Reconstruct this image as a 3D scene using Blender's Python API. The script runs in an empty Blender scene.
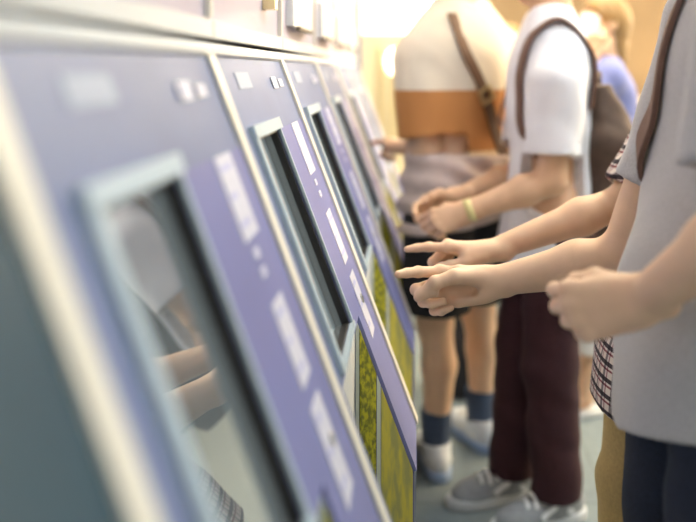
import bpy, bmesh, math, random
import numpy as np
from mathutils import Vector, Matrix
random.seed(7); np.random.seed(7)
PI = math.pi
sc = bpy.context.scene
COL = sc.collection
H = 1.30            # camera height
FPX = 800.0         # focal length in pixels of a 696-wide frame
CX, CY = 410.0, 70.0

def px(x, y, d):    # a point seen at pixel x,y standing d metres down the row
    return np.array([(x - CX) * d / FPX, d, H - (y - CY) * d / FPX])

# ------------------------------------------------------------------ materials
def new_mat(name):
    m = bpy.data.materials.new(name); m.use_nodes = True
    nt = m.node_tree; b = nt.nodes['Principled BSDF']
    return m, nt, b

def N(nt, typ, **kw):
    n = nt.nodes.new(typ)
    for k, v in kw.items():
        if k.startswith('i_'):
            key = k[2:]
            key = int(key) if key.isdigit() else key.replace('_', ' ')
            n.inputs[key].default_value = v
        else:
            setattr(n, k, v)
    return n

def plain(name, col, rough=0.5, metal=0.0, noise=0.0, scale=30.0, bump=0.0, bscale=200.0, spec=0.5, sss=0.0, stretch=None, sheen=0.0):
    m, nt, b = new_mat(name)
    b.inputs['Roughness'].default_value = rough
    b.inputs['Metallic'].default_value = metal
    b.inputs['Specular IOR Level'].default_value = spec
    if sheen: b.inputs['Sheen Weight'].default_value = sheen
    if sss:
        b.inputs['Subsurface Weight'].default_value = sss
        b.inputs['Subsurface Radius'].default_value = (0.012, 0.005, 0.003)
        b.inputs['Subsurface Scale'].default_value = 1.0
    tc = N(nt, 'ShaderNodeTexCoord')
    vec = tc.outputs['Object']
    if stretch:
        mp = N(nt, 'ShaderNodeMapping'); mp.inputs['Scale'].default_value = stretch
        nt.links.new(vec, mp.inputs['Vector']); vec = mp.outputs['Vector']
    if noise > 0:
        nz = N(nt, 'ShaderNodeTexNoise', i_Scale=scale, i_Detail=4.0)
        nt.links.new(vec, nz.inputs['Vector'])
        rp = N(nt, 'ShaderNodeValToRGB')
        c = np.array(col[:3])
        rp.color_ramp.elements[0].position = 0.3; rp.color_ramp.elements[1].position = 0.7
        rp.color_ramp.elements[0].color = (*(c * (1 - noise)), 1)
        rp.color_ramp.elements[1].color = (*np.minimum(c * (1 + noise), 1), 1)
        nt.links.new(nz.outputs['Fac'], rp.inputs['Fac'])
        nt.links.new(rp.outputs['Color'], b.inputs['Base Color'])
    else:
        b.inputs['Base Color'].default_value = (*col[:3], 1)
    if bump > 0:
        n2 = N(nt, 'ShaderNodeTexNoise', i_Scale=bscale, i_Detail=3.0)
        nt.links.new(vec, n2.inputs['Vector'])
        bp = N(nt, 'ShaderNodeBump', i_Strength=bump, i_Distance=0.002)
        nt.links.new(n2.outputs['Fac'], bp.inputs['Height'])
        nt.links.new(bp.outputs['Normal'], b.inputs['Normal'])
    return m

def emit(name, col, strength):
    m, nt, b = new_mat(name)
    b.inputs['Base Color'].default_value = (*col, 1)
    b.inputs['Emission Color'].default_value = (*col, 1)
    b.inputs['Emission Strength'].default_value = strength
    return m

def stripes(name, stops, axis='Z', period=0.1, rough=0.85, offset=0.0):
    """hard colour bands along one object axis; stops = [(pos, col), ...] in 0..1"""
    m, nt, b = new_mat(name); b.inputs['Roughness'].default_value = rough
    tc = N(nt, 'ShaderNodeTexCoord'); sp = N(nt, 'ShaderNodeSeparateXYZ')
    nt.links.new(tc.outputs['Object'], sp.inputs[0])
    a = N(nt, 'ShaderNodeMath', operation='ADD'); a.inputs[1].default_value = offset
    nt.links.new(sp.outputs[axis], a.inputs[0])
    dv = N(nt, 'ShaderNodeMath', operation='DIVIDE'); dv.inputs[1].default_value = period
    nt.links.new(a.outputs[0], dv.inputs[0])
    fr = N(nt, 'ShaderNodeMath', operation='FRACT'); nt.links.new(dv.outputs[0], fr.inputs[0])
    rp = N(nt, 'ShaderNodeValToRGB'); rp.color_ramp.interpolation = 'CONSTANT'
    els = rp.color_ramp.elements
    while len(els) < len(stops): els.new(0.5)
    for e, (p, c) in zip(els, stops): e.position = p; e.color = (*c, 1)
    nt.links.new(fr.outputs[0], rp.inputs['Fac']); nt.links.new(rp.outputs['Color'], b.inputs['Base Color'])
    return m

def plaid(name):
    m, nt, b = new_mat(name); b.inputs['Roughness'].default_value = 0.9
    tc = N(nt, 'ShaderNodeTexCoord'); sp = N(nt, 'ShaderNodeSeparateXYZ')
    nt.links.new(tc.outputs['Object'], sp.inputs[0])
    xy = N(nt, 'ShaderNodeMath', operation='ADD')
    nt.links.new(sp.outputs['X'], xy.inputs[0]); nt.links.new(sp.outputs['Y'], xy.inputs[1])
    cols = []
    for src, per in ((sp.outputs['Z'], 0.030), (xy.outputs[0], 0.026)):
        dv = N(nt, 'ShaderNodeMath', operation='DIVIDE'); dv.inputs[1].default_value = per
        nt.links.new(src, dv.inputs[0])
        fr = N(nt, 'ShaderNodeMath', operation='FRACT'); nt.links.new(dv.outputs[0], fr.inputs[0])
        rp = N(nt, 'ShaderNodeValToRGB'); rp.color_ramp.interpolation = 'CONSTANT'
        els = rp.color_ramp.elements
        for _ in range(3): els.new(0.5)
        for e, (p, c) in zip(els, [(0, (0.85, 0.80, 0.76)), (0.38, (0.30, 0.10, 0.12)), (0.52, (0.85, 0.8, 0.78)), (0.66, (0.06, 0.045, 0.06)), (0.95, (0.85, 0.80, 0.76))]):
            e.position = p; e.color = (*c, 1)
        nt.links.new(fr.outputs[0], rp.inputs['Fac']); cols.append(rp.outputs['Color'])
    mx = N(nt, 'ShaderNodeMix', data_type='RGBA', blend_type='MULTIPLY'); mx.inputs[0].default_value = 0.8
    nt.links.new(cols[0], mx.inputs[6]); nt.links.new(cols[1], mx.inputs[7])
    nt.links.new(mx.outputs[2], b.inputs['Base Color'])
    return m

def printed(name, base, ink, scale=(1, 1, 1), thr=0.52, soft=0.1, rough=0.35):
    """a printed board: small irregular dark blocks over a ground colour"""
    m, nt, b = new_mat(name); b.inputs['Roughness'].default_value = rough
    tc = N(nt, 'ShaderNodeTexCoord'); mp = N(nt, 'ShaderNodeMapping'); mp.inputs['Scale'].default_value = scale
    nt.links.new(tc.outputs['Object'], mp.inputs['Vector'])
    nz = N(nt, 'ShaderNodeTexNoise', i_Scale=1.0, i_Detail=3.0); nt.links.new(mp.outputs['Vector'], nz.inputs['Vector'])
    rp = N(nt, 'ShaderNodeValToRGB')
    rp.color_ramp.elements[0].position = thr - soft; rp.color_ramp.elements[0].color = (*base, 1)
    rp.color_ramp.elements[1].position = thr + soft; rp.color_ramp.elements[1].color = (*ink, 1)
    nt.links.new(nz.outputs['Fac'], rp.inputs['Fac']); nt.links.new(rp.outputs['Color'], b.inputs['Base Color'])
    return m

M = {}
M['lavender'] = plain('lavender enamel', (0.195, 0.235, 0.385), 0.46, spec=0.3, noise=0.05, scale=6)
M['strip_blue'] = plain('blue side strip enamel', (0.20, 0.215, 0.44), 0.44, spec=0.3, noise=0.04, scale=6)
M['panel_gray'] = plain('gray lavender upper panel', (0.50, 0.46, 0.56), 0.35, noise=0.04, scale=5)
M['cream_trim'] = plain('cream edge trim', (0.78, 0.75, 0.66), 0.35)
M['lip'] = plain('pale rounded rail', (0.80, 0.82, 0.82), 0.30)
M['bezel'] = plain('pale blue bezel', (0.50, 0.61, 0.68), 0.30)
M['charcoal'] = plain('charcoal recess', (0.03, 0.028, 0.027), 0.45)
M['gap'] = plain('dark joint', (0.20, 0.16, 0.11), 0.7)
M['label'] = plain('white sticker', (0.62, 0.63, 0.74), 0.5, noise=0.03, scale=60)
M['faint'] = plain('faded blue gray sticker', (0.33, 0.39, 0.52), 0.5)
M['label_print'] = plain('pale blue print', (0.45, 0.47, 0.72), 0.5)
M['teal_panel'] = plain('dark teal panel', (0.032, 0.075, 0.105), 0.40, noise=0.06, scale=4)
M['tray_white'] = stripes('white ribbed recess back', [(0, (0.82, 0.84, 0.84)), (0.72, (0.45, 0.50, 0.55))], 'Y', 0.045, 0.4)
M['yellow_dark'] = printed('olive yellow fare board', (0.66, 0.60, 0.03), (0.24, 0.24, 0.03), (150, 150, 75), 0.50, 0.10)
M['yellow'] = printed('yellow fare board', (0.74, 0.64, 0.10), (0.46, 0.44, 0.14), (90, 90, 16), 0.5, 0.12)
M['white_edge'] = plain('pale edge strip', (0.75, 0.78, 0.66), 0.4)
M['steel'] = plain('brushed steel', (0.55, 0.56, 0.58), 0.3, metal=0.9)

def glass_mat():
    m, nt, b = new_mat('dark touch glass')
    b.inputs['Base Color'].default_value = (0.035, 0.045, 0.05, 1)
    b.inputs['Roughness'].default_value = 0.02
    b.inputs['IOR'].default_value = 2.1
    b.inputs['Emission Color'].default_value = (0.70, 0.80, 0.80, 1); b.inputs['Emission Strength'].default_value = 0.11
    b.inputs['Coat Weight'].default_value = 0.6
    b.inputs['Coat IOR'].default_value = 1.6
    b.inputs['Coat Roughness'].default_value = 0.01
    return m
M['glass'] = glass_mat()

# ------------------------------------------------------------------ objects
def tag(o, label=None, cat=None, group=None, kind=None):
    if label: o['label'] = label
    if cat: o['category'] = cat
    if group: o['group'] = group
    if kind: o['kind'] = kind
    return o

def thing(name, loc, label, cat, group=None):
    o = bpy.data.objects.new(name, None); COL.objects.link(o)
    o.location = loc; o.empty_display_size = 0.1
    return tag(o, label, cat, group)

def link(name, me, mat, parent=None, mats=None):
    o = bpy.data.objects.new(name, me); COL.objects.link(o)
    for mm in (mats or [mat]): me.materials.append(mm)
    if parent is not None:
        o.parent = parent
        r = parent
        off = Vector((0, 0, 0))
        while r is not None:
            off += r.location; r = r.parent
        me.transform(Matrix.Translation(-off))
    return o

def from_bm(name, bm, mat, parent=None, smooth=False, bevel=0.0, seg=2):
    if bevel > 0:
        bmesh.ops.bevel(bm, geom=[e for e in bm.edges if e.calc_face_angle(0) > 0.3], offset=bevel, segments=seg, affect='EDGES', profile=0.5, clamp_overlap=True)
    bmesh.ops.recalc_face_normals(bm, faces=bm.faces)
    me = bpy.data.meshes.new(name); bm.to_mesh(me); bm.free()
    if smooth: me.polygons.foreach_set('use_smooth', [True] * len(me.polygons))
    return link(name, me, mat, parent)

def hexa(bm, P8):
    """P8: function (i,j,k)->point with i,j,k in 0/1"""
    v = {}
    for i in (0, 1):
        for j in (0, 1):
            for k in (0, 1):
                v[i, j, k] = bm.verts.new(P8(i, j, k))
    for f in (((0,0,0),(0,1,0),(0,1,1),(0,0,1)), ((1,0,0),(1,0,1),(1,1,1),(1,1,0)),
              ((0,0,0),(0,0,1),(1,0,1),(1,0,0)), ((0,1,0),(1,1,0),(1,1,1),(0,1,1)),
              ((0,0,0),(1,0,0),(1,1,0),(0,1,0)), ((0,0,1),(0,1,1),(1,1,1),(1,0,1))):
        bm.faces.new([v[q] for q in f])

def box(bm, lo, hi):
    hexa(bm, lambda i, j, k: ((lo[0], hi[0])[i], (lo[1], hi[1])[j], (lo[2], hi[2])[k]))

def box_obj(name, lo, hi, mat, parent=None, bevel=0.0):
    bm = bmesh.new(); box(bm, lo, hi); return from_bm(name, bm, mat, parent, bevel=bevel)

def prism(bm, poly, y0, y1):
    """poly in x,z extruded along y"""
    a = [bm.verts.new((x, y0, z)) for x, z in poly]; b = [bm.verts.new((x, y1, z)) for x, z in poly]
    n = len(poly)
    bm.faces.new(a); bm.faces.new(b[::-1])
    for i in range(n): bm.faces.new((a[i], b[i], b[(i + 1) % n], a[(i + 1) % n]))

def ribbon(name, pts, outs, width, thick, mat, parent=None):
    """a flat strap along pts; outs = outward direction at each point"""
    pts = [Vector(p) for p in pts]; outs = [Vector(o).normalized() for o in outs]
    # resample with Catmull-Rom
    P, O = [], []
    n = len(pts)
    for i in range(n - 1):
        p0, p1, p2, p3 = pts[max(i - 1, 0)], pts[i], pts[i + 1], pts[min(i + 2, n - 1)]
        for s in range(6):
            t = s / 6
            P.append(0.5 * ((2 * p1) + (p2 - p0) * t + (2 * p0 - 5 * p1 + 4 * p2 - p3) * t * t + (3 * p1 - p0 - 3 * p2 + p3) * t ** 3))
            O.append(outs[i].lerp(outs[i + 1], t))
    P.append(pts[-1]); O.append(outs[-1])
    bm = bmesh.new(); rings = []
    for i, p in enumerate(P):
        t = (P[min(i + 1, len(P) - 1)] - P[max(i - 1, 0)]).normalized()
        o = (O[i] - t * O[i].dot(t)).normalized(); w = t.cross(o)
        rings.append([bm.verts.new(p + w * a * width / 2 + o * b * thick / 2) for a, b in ((-1, -1), (1, -1), (1, 1), (-1, 1))])
    for a, b in zip(rings, rings[1:]):
        for k in range(4): bm.faces.new((a[k], a[(k + 1) % 4], b[(k + 1) % 4], b[k]))
    bm.faces.new(rings[0]); bm.faces.new(rings[-1][::-1])
    return from_bm(name, bm, mat, parent, smooth=False, bevel=min(thick, width) * 0.25, seg=1)

# ------------------------------------------------------------------ distance-field modeller for bodies and cloth
class Field:
    def __init__(s, lo, hi, h):
        s.lo = np.array(lo, float) - 3 * h; s.h = h
        s.n = np.ceil((np.array(hi) - s.lo) / h).astype(int) + 4
        s.d = np.full(s.n, 0.5, np.float32)
    def region(s, lo, hi):
        a = np.clip(np.floor((np.array(lo) - s.lo) / s.h).astype(int), 0, s.n)
        b = np.clip(np.ceil((np.array(hi) - s.lo) / s.h).astype(int) + 1, 0, s.n)
        sl = tuple(slice(int(x), int(y)) for x, y in zip(a, b))
        ax = [(s.lo[i] + s.h * np.arange(a[i], b[i])).astype(np.float32) for i in range(3)]
        return sl, ax[0][:, None, None], ax[1][None, :, None], ax[2][None, None, :]
    def put(s, fn, lo, hi, k=0.0, mode='add'):
        m = k + 4 * s.h
        sl, x, y, z = s.region(np.array(lo) - m, np.array(hi) + m)
        cur = s.d[sl]
        if cur.size == 0: return
        e = fn(x, y, z).astype(np.float32)
        if mode == 'add':
            if k > 0:
                hh = np.clip(k - np.abs(cur - e), 0, None) / k
                s.d[sl] = np.minimum(cur, e) - hh * hh * k * 0.25
            else: s.d[sl] = np.minimum(cur, e)
        else:
            if k > 0:
                e = -e; hh = np.clip(k - np.abs(cur - e), 0, None) / k
                s.d[sl] = np.maximum(cur, e) + hh * hh * k * 0.25
            else: s.d[sl] = np.maximum(cur, -e)
    def cone(s, a, b, r1, r2, k=0.01, mode='add'):
        a = np.array(a, float); b = np.array(b, float); r = max(r1, r2)
        ba = b - a; L = max(ba @ ba, 1e-9)
        def fn(x, y, z):
            t = np.clip(((x - a[0]) * ba[0] + (y - a[1]) * ba[1] + (z - a[2]) * ba[2]) / L, 0, 1)
            return np.sqrt((x - a[0] - t * ba[0]) ** 2 + (y - a[1] - t * ba[1]) ** 2 + (z - a[2] - t * ba[2]) ** 2) - (r1 + (r2 - r1) * t)
        s.put(fn, np.minimum(a, b) - r, np.maximum(a, b) + r, k, mode)
    def ell(s, c, rad, axes=None, k=0.01, mode='add'):
        c = np.array(c, float); A = np.eye(3) if axes is None else np.array(axes, float)
        R = max(rad); mn = min(rad)
        def fn(x, y, z):
            dx, dy, dz = x - c[0], y - c[1], z - c[2]
            q = 0; q2 = 0
            for i in range(3):
                w = (dx * A[i][0] + dy * A[i][1] + dz * A[i][2])
                q = q + (w / rad[i]) ** 2; q2 = q2 + (w / rad[i] ** 2) ** 2
            k0 = np.sqrt(q); k1 = np.sqrt(q2) + 1e-9
            return np.where(k0 < 0.2, -mn * (1 - k0), k0 * (k0 - 1) / k1)
        s.put(fn, c - R, c + R, k, mode)
    def rbox(s, c, half, axes, r, k=0.005, mode='add'):
        c = np.array(c, float); A = np.array(axes, float); R = np.linalg.norm(half) + r
        def fn(x, y, z):
            dx, dy, dz = x - c[0], y - c[1], z - c[2]; o = 0; mxx = None
            for i in range(3):
                w = np.abs(dx * A[i][0] + dy * A[i][1] + dz * A[i][2]) - (half[i] - r)
                o = o + np.maximum(w, 0) ** 2
                mxx = w if mxx is None else np.maximum(mxx, w)
            return np.sqrt(o) + np.minimum(mxx, 0) - r
        s.put(fn, c - R, c + R, k, mode)
    def loft(s, secs, F, S, k=0.02, pw=2.3, mode='add'):
        """secs: (z, cx, cy, half_depth, half_width)"""
        A = np.array(sorted(secs)); zz = A[:, 0]
        zf = np.linspace(zz[0], zz[-1], 60)
        cols = []
        for j in range(1, 5):
            v = np.interp(zf, zz, A[:, j]); v = np.convolve(np.pad(v, 3, mode='edge'), np.ones(7) / 7, 'valid'); cols.append(v)
        def fn(x, y, z):
            zc = np.clip(z, zz[0], zz[-1])
            cx, cy, hd, hw = [np.interp(zc, zf, c) for c in cols]
            u = np.abs((x - cx) * F[0] + (y - cy) * F[1]) / hd; v = np.abs((x - cx) * S[0] + (y - cy) * S[1]) / hw
            rr = (u ** pw + v ** pw) ** (1 / pw)
            d = (rr - 1) * np.minimum(hd, hw)
            return np.maximum(d, np.maximum(zz[0] - z, z - zz[-1]))
        R = A[:, 3:5].max()
        s.put(fn, (A[:, 1].min() - R, A[:, 2].min() - R, zz[0]), (A[:, 1].max() + R, A[:, 2].max() + R, zz[-1]), k, mode)
    def cut(s, p, n, k=0.0):
        """keep the side n points away from"""
        p = np.array(p, float); n = np.array(n, float); n /= np.linalg.norm(n)
        sl, x, y, z = s.region(s.lo, s.lo + s.h * s.n)
        e = ((x - p[0]) * n[0] + (y - p[1]) * n[1] + (z - p[2]) * n[2]).astype(np.float32)
        s.d = np.maximum(s.d, np.broadcast_to(e, s.d.shape))
    def warp(s, fn):
        sl, x, y, z = s.region(s.lo, s.lo + s.h * s.n)
        m = np.abs(s.d) < 0.05
        s.d = np.where(m, s.d + np.broadcast_to(fn(x, y, z), s.d.shape).astype(np.float32), s.d)
    def at(s, p):
        q = np.clip(((np.array(p) - s.lo) / s.h), 0, s.n - 2)
        i = q.astype(int); t = q - i; v = 0
        for a in (0, 1):
            for b in (0, 1):
                for c in (0, 1):
                    w = (t[0] if a else 1 - t[0]) * (t[1] if b else 1 - t[1]) * (t[2] if c else 1 - t[2])
                    v += w * s.d[min(i[0] + a, s.n[0]-1), min(i[1] + b, s.n[1]-1), min(i[2] + c, s.n[2]-1)]
        return v
    def snap(s, p, direction, off):
        """move from outside along direction until the surface is off away"""
        p = np.array(p, float); dv = np.array(direction, float); dv /= np.linalg.norm(dv)
        for _ in range(400):
            if s.at(p) <= off: break
            p = p + dv * 0.002
        return p
    def mesh(s):
        d = s.d; h = s.h
        d = np.pad(d, 1, constant_values=0.5); lo = s.lo - h
        sg = d < 0
        cnt = np.zeros(tuple(np.array(d.shape) - 1), np.int8)
        for a in (0, 1):
            for b in (0, 1):
                for c in (0, 1):
                    cnt += sg[a:d.shape[0] - 1 + a, b:d.shape[1] - 1 + b, c:d.shape[2] - 1 + c]
        act = (cnt > 0) & (cnt < 8)
        ijk = np.argwhere(act); n = len(ijk)
        idx = np.full(act.shape, -1, np.int32); idx[act] = np.arange(n)
        cv = {(a, b, c): d[ijk[:, 0] + a, ijk[:, 1] + b, ijk[:, 2] + c] for a in (0, 1) for b in (0, 1) for c in (0, 1)}
        acc = np.zeros((n, 3)); w = np.zeros(n)
        for p in cv:
            for ax in range(3):
                if p[ax] == 0:
                    q = list(p); q[ax] = 1; q = tuple(q)
                    m = (cv[p] < 0) != (cv[q] < 0)
                    t = np.where(m, cv[p] / np.where(m, cv[p] - cv[q], 1), 0)
                    pos = np.tile(np.array(p, float), (n, 1)); pos[:, ax] += t
                    acc += pos * m[:, None]; w += m
        V = lo + h * (ijk + acc / w[:, None])
        quads = []
        sh = d.shape
        for ax in range(3):
            o = [0, 1, 2]; o.remove(ax); u, v = o
            a = [slice(None)] * 3; b = [slice(None)] * 3
            a[ax] = slice(0, sh[ax] - 1); b[ax] = slice(1, sh[ax])
            e = sg[tuple(a)] != sg[tuple(b)]
            E = np.argwhere(e)
            E = E[(E[:, u] > 0) & (E[:, v] > 0) & (E[:, u] < sh[u] - 1) & (E[:, v] < sh[v] - 1)]
            inside = sg[E[:, 0], E[:, 1], E[:, 2]]
            def cell(du, dv):
                c = E.copy(); c[:, u] += du; c[:, v] += dv
                return idx[c[:, 0], c[:, 1], c[:, 2]]
            q = np.stack([cell(-1, -1), cell(0, -1), cell(0, 0), cell(-1, 0)], 1)
            flip = inside if ax != 1 else ~inside
            q[~flip] = q[~flip][:, ::-1]
            quads.append(q)
        return V, np.concatenate(quads)

def soft(V, Q, it=1):
    """light Laplacian smoothing"""
    for _ in range(it):
        acc = np.zeros_like(V); w = np.zeros(len(V))
        for i in range(4):
            a, b = Q[:, i], Q[:, (i + 1) % 4]
            np.add.at(acc, a, V[b]); np.add.at(w, a, 1); np.add.at(acc, b, V[a]); np.add.at(w, b, 1)
        V = V * 0.5 + 0.5 * acc / np.maximum(w, 1)[:, None]
    return V

def mesh_obj(name, blocks, mat, parent=None, it=1, mats=None, paint=None):
    Vs, Qs, o = [], [], 0
    for V, Q in blocks:
        V = soft(V, Q, it); Vs.append(V); Qs.append(Q + o); o += len(V)
    V = np.concatenate(Vs).astype(np.float32); Q = np.concatenate(Qs).astype(np.int32)
    me = bpy.data.meshes.new(name)
    me.vertices.add(len(V)); me.vertices.foreach_set('co', V.ravel())
    me.loops.add(Q.size); me.loops.foreach_set('vertex_index', Q.ravel())
    me.polygons.add(len(Q)); me.polygons.foreach_set('loop_start', np.arange(0, Q.size, 4, dtype=np.int32))
    me.polygons.foreach_set('loop_total', np.full(len(Q), 4, np.int32))
    me.update(calc_edges=True)
    me.polygons.foreach_set('use_smooth', np.ones(len(Q), bool))
    if paint is not None:
        me.polygons.foreach_set('material_index', paint(V[Q].mean(1)).astype(np.int32))
    me.validate()
    return link(name, me, mat, parent, mats)

def unit(v): v = np.array(v, float); return v / np.linalg.norm(v)
def wrinkle(seed, amp, fx=26, fz=14):
    rs = np.random.RandomState(seed); ph = rs.rand(12) * 6.28
    def fn(x, y, z):
        a = np.sin(x * fx * 0.8 + y * fx * 0.5 + z * fz + ph[0] + 1.6 * np.sin(z * 9 + ph[1]) + 1.1 * np.sin(y * 11 + ph[4]))
        b = np.sin(x * -fx * 0.6 + y * fx * 0.9 + z * fz * 1.4 + ph[2] + 1.4 * np.sin(x * 8 + z * 5 + ph[3]))
        c = np.sin(z * fz * 2.6 + (x + y) * 19 + ph[5] + 1.3 * np.sin((x - y) * 13 + ph[6]))
        return amp * (0.6 * a * np.abs(a) + 0.5 * b + 0.3 * c)
    return fn

# ------------------------------------------------------------------ hands
def hand(fld, W, f, n, side, curls, thumb, s=1.0, spread=(0.06, 0.0, -0.05, -0.12)):
    W = np.array(W, float); f = unit(f); n = np.array(n, float); n = unit(n - f * (n @ f))
    t = np.cross(f, n) * (1 if side == 'R' else -1)
    P = lambda a, b, c: W + (a * f + b * t + c * n) * s
    kn = [(.090, .027, -.003), (.093, .006, -.006), (.087, -.014, -.005), (.077, -.031, -.001)]
    for (a, b, c), r in zip(kn, (.0125, .0128, .012, .0108)):
        fld.cone(P(.004, b * .55, .001), P(a, b, c), .0165 * s, r * s, .016 * s)
    fld.cone(P(.018, .016, .010), P(.052, .030, .012), .0165 * s, .0135 * s, .012 * s)    # ball of the thumb
    fld.cone(P(.016, -.018, .009), P(.058, -.027, .008), .0150 * s, .0125 * s, .012 * s)  # heel of the hand
    fld.cone(P(.03, -.005, .014), P(.07, -.005, .016), .010 * s, .008 * s, .012 * s, 'sub') # hollow of the palm
    L = [(.044, .026, .021), (.048, .030, .022), (.044, .028, .022), (.035, .021, .019)]
    R = [.0108, .0110, .0104, .0093]
    for i in range(4):
        p = P(*kn[i]); ff = unit(f * math.cos(spread[i]) + t * math.sin(spread[i])); th = 0.0; r = R[i] * s
        fld.ell(p - n * .002 * s, [r * 1.25] * 3, None, .006 * s)
        for j in range(3):
            th += math.radians(curls[i][j])
            d = ff * math.cos(th) + n * math.sin(th)
            q = p + d * L[i][j] * s; r2 = r * (.93, .90, .80)[j]
            fld.cone(p, q, r, r2, .0035 * s)
            if j == 0: fld.ell(q - n * .0008, [r2 * 1.07] * 3, None, .004 * s)
            p, r = q, r2
    th = [P(*q) for q in thumb]
    rr = [.0160, .0132, .0120, .0095]
    for j in range(3): fld.cone(th[j], th[j + 1], rr[j] * s, rr[j + 1] * s, .007 * s)
    fld.ell(th[2], [.0122 * s] * 3, None, .004 * s)

# ------------------------------------------------------------------ people
SKIN = {}
def skin(name, col): 
    m = plain(name, col, 0.5, noise=0.04, scale=22, bump=0.12, bscale=420, sss=0.12, spec=0.35); SKIN[name] = m; return m

def SR(c, q):
    r = c.get('sr', (.076, .066))
    return r[q] if isinstance(r, dict) else r

def person(pname, label, base, phi, Ht, cfg, group=None):
    F = np.array([math.cos(phi), math.sin(phi), 0]); S = np.array([-math.sin(phi), math.cos(phi), 0])
    B = np.array([base[0], base[1], 0.0]); k = Ht / 1.75
    root = thing('person', tuple(B), label, 'person', group)
    J = lambda f, s, z: B + F * f + S * s + np.array([0, 0, z])
    lean = cfg.get('lean', lambda z: 0.0)      # forward offset of the trunk at height z
    T = lambda z, s=0.0, f=0.0: J(lean(z) + f, s, z)
    sk = cfg['skin']
    hip = {'L': T(.505 * Ht, .088 * k), 'R': T(.505 * Ht, -.088 * k)}
    sh = {q: cfg.get('sh' + q, T(.808 * Ht, sg * .185 * k)) for q, sg in (('L', 1), ('R', -1))}
    sh = {q: np.array(v) for q, v in sh.items()}
    ank, toe, knee = {}, {}, {}
    for q, sg in (('L', 1), ('R', -1)):
        fx = cfg.get('foot' + q, None)
        a = J(0, sg * .10, .085 * k) if fx is None else np.array([fx[0], fx[1], .085 * k])
        ang = phi + sg * 0.12 if fx is None or len(fx) < 3 else fx[2]
        ank[q] = a; toe[q] = np.array([math.cos(ang), math.sin(ang), 0])
        kn_ = (hip[q] * .46 + a * .54); kn_ = kn_ + F * cfg.get('knee', .025); knee[q] = kn_
    arms = {}
    for q in 'LR':
        a = cfg['arm' + q]; arms[q] = a
    h = cfg.get('h', .004)
    # ---- the body: trunk and legs, head and neck, both arms
    blocks = []
    prof = [(.47, .080, .145), (.52, .098, .150), (.60, .085, .130), (.70, .095, .142), (.765, .098, .155), (.80, .075, .150), (.83, .05, .09)]
    lo = np.minimum.reduce([B - .35, ank['L'] - .1, ank['R'] - .1]); hi = np.maximum.reduce([B + .35, ank['L'] + .1, ank['R'] + .1])
    fb = Field((lo[0], lo[1], 0.03), (hi[0], hi[1], .85 * Ht), cfg.get('hb', .008))
    fb.loft([(z * Ht, *T(z * Ht)[:2], a * k, b * k) for z, a, b in prof], F, S, .03)
    for q in 'LR':
        fb.cone(hip[q], knee[q] + [0, 0, .03], .078 * k, .055 * k, .05)
        calf = knee[q] * .68 + ank[q] * .32 - F * .018
        fb.cone(knee[q] + [0, 0, .03], calf, .053 * k, .054 * k, .03); fb.cone(calf, ank[q] + [0, 0, .02], .054 * k, .036 * k, .02)
        fb.ell(knee[q] + F * .012, [.046 * k, .046 * k, .05 * k], None, .03)
        fb.cone(ank[q] - [0, 0, .02], ank[q] + toe[q] * .13 - [0, 0, .05], .036 * k, .022 * k, .02)
    blocks.append(fb.mesh())
    hc = cfg.get('head', T(.925 * Ht, 0, .02)); hc = np.array(hc, float)
    hp = cfg.get('hphi', phi); hd = np.array([math.cos(hp), math.sin(hp), 0]); tilt = cfg.get('htilt', 0.0)
    hf = unit(hd + np.array([0, 0, tilt])); hs = np.array([-math.sin(hp), math.cos(hp), 0]); hu = np.cross(hf, hs)
    Q = lambda a, b, c: hc + (hf * a + hs * b + hu * c) * k
    nb = T(.825 * Ht, 0, -.01)
    fh = Field(np.minimum(hc - .17, nb - .10), np.maximum(hc + .17, nb + .10), cfg.get('hh', .004))
    AX = (hf, hs, hu)
    fh.ell(Q(-.012, 0, .030), [.096 * k, .076 * k, .088 * k], AX, .02)
    fh.ell(Q(.026, 0, -.025), [.066 * k, .062 * k, .085 * k], AX, .03)
    fh.cone(Q(.052, 0, -.088), Q(.030, 0, -.070), .026 * k, .042 * k, .03)
    fh.cone(Q(.085, 0, .018), Q(.108, 0, -.022), .009 * k, .012 * k, .014)       # nose
    for b in (-1, 1):
        fh.ell(Q(.104, b * .010, -.024), [.009 * k] * 3, None, .008)
        fh.ell(Q(.098, b * .032, .014), [.016 * k, .017 * k, .011 * k], AX, .012, 'sub')
        fh.cone(Q(.086, b * .016, .030), Q(.074, b * .050, .030), .008 * k, .007 * k, .012)
        fh.ell(Q(.072, b * .038, -.018), [.020 * k] * 3, None, .02)
        fh.ell(Q(-.006, b * .078, .002), [.020 * k, .009 * k, .032 * k], AX, .008)
        fh.ell(Q(.000, b * .087, .004), [.011 * k, .006 * k, .019 * k], AX, .004, 'sub')
    fh.cone(Q(.088, -.020, -.054), Q(.088, .020, -.054), .0065 * k, .0065 * k, .008)
    fh.cone(Q(.085, -.017, -.064), Q(.085, .017, -.064), .0070 * k, .0070 * k, .008)
    fh.cone(Q(.097, -.022, -.059), Q(.097, .022, -.059), .0022 * k, .0022 * k, .004, 'sub')
    fh.cone(Q(-.020, 0, -.05), nb, .054 * k, .062 * k, .03)
    blocks.append(fh.mesh())
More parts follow.
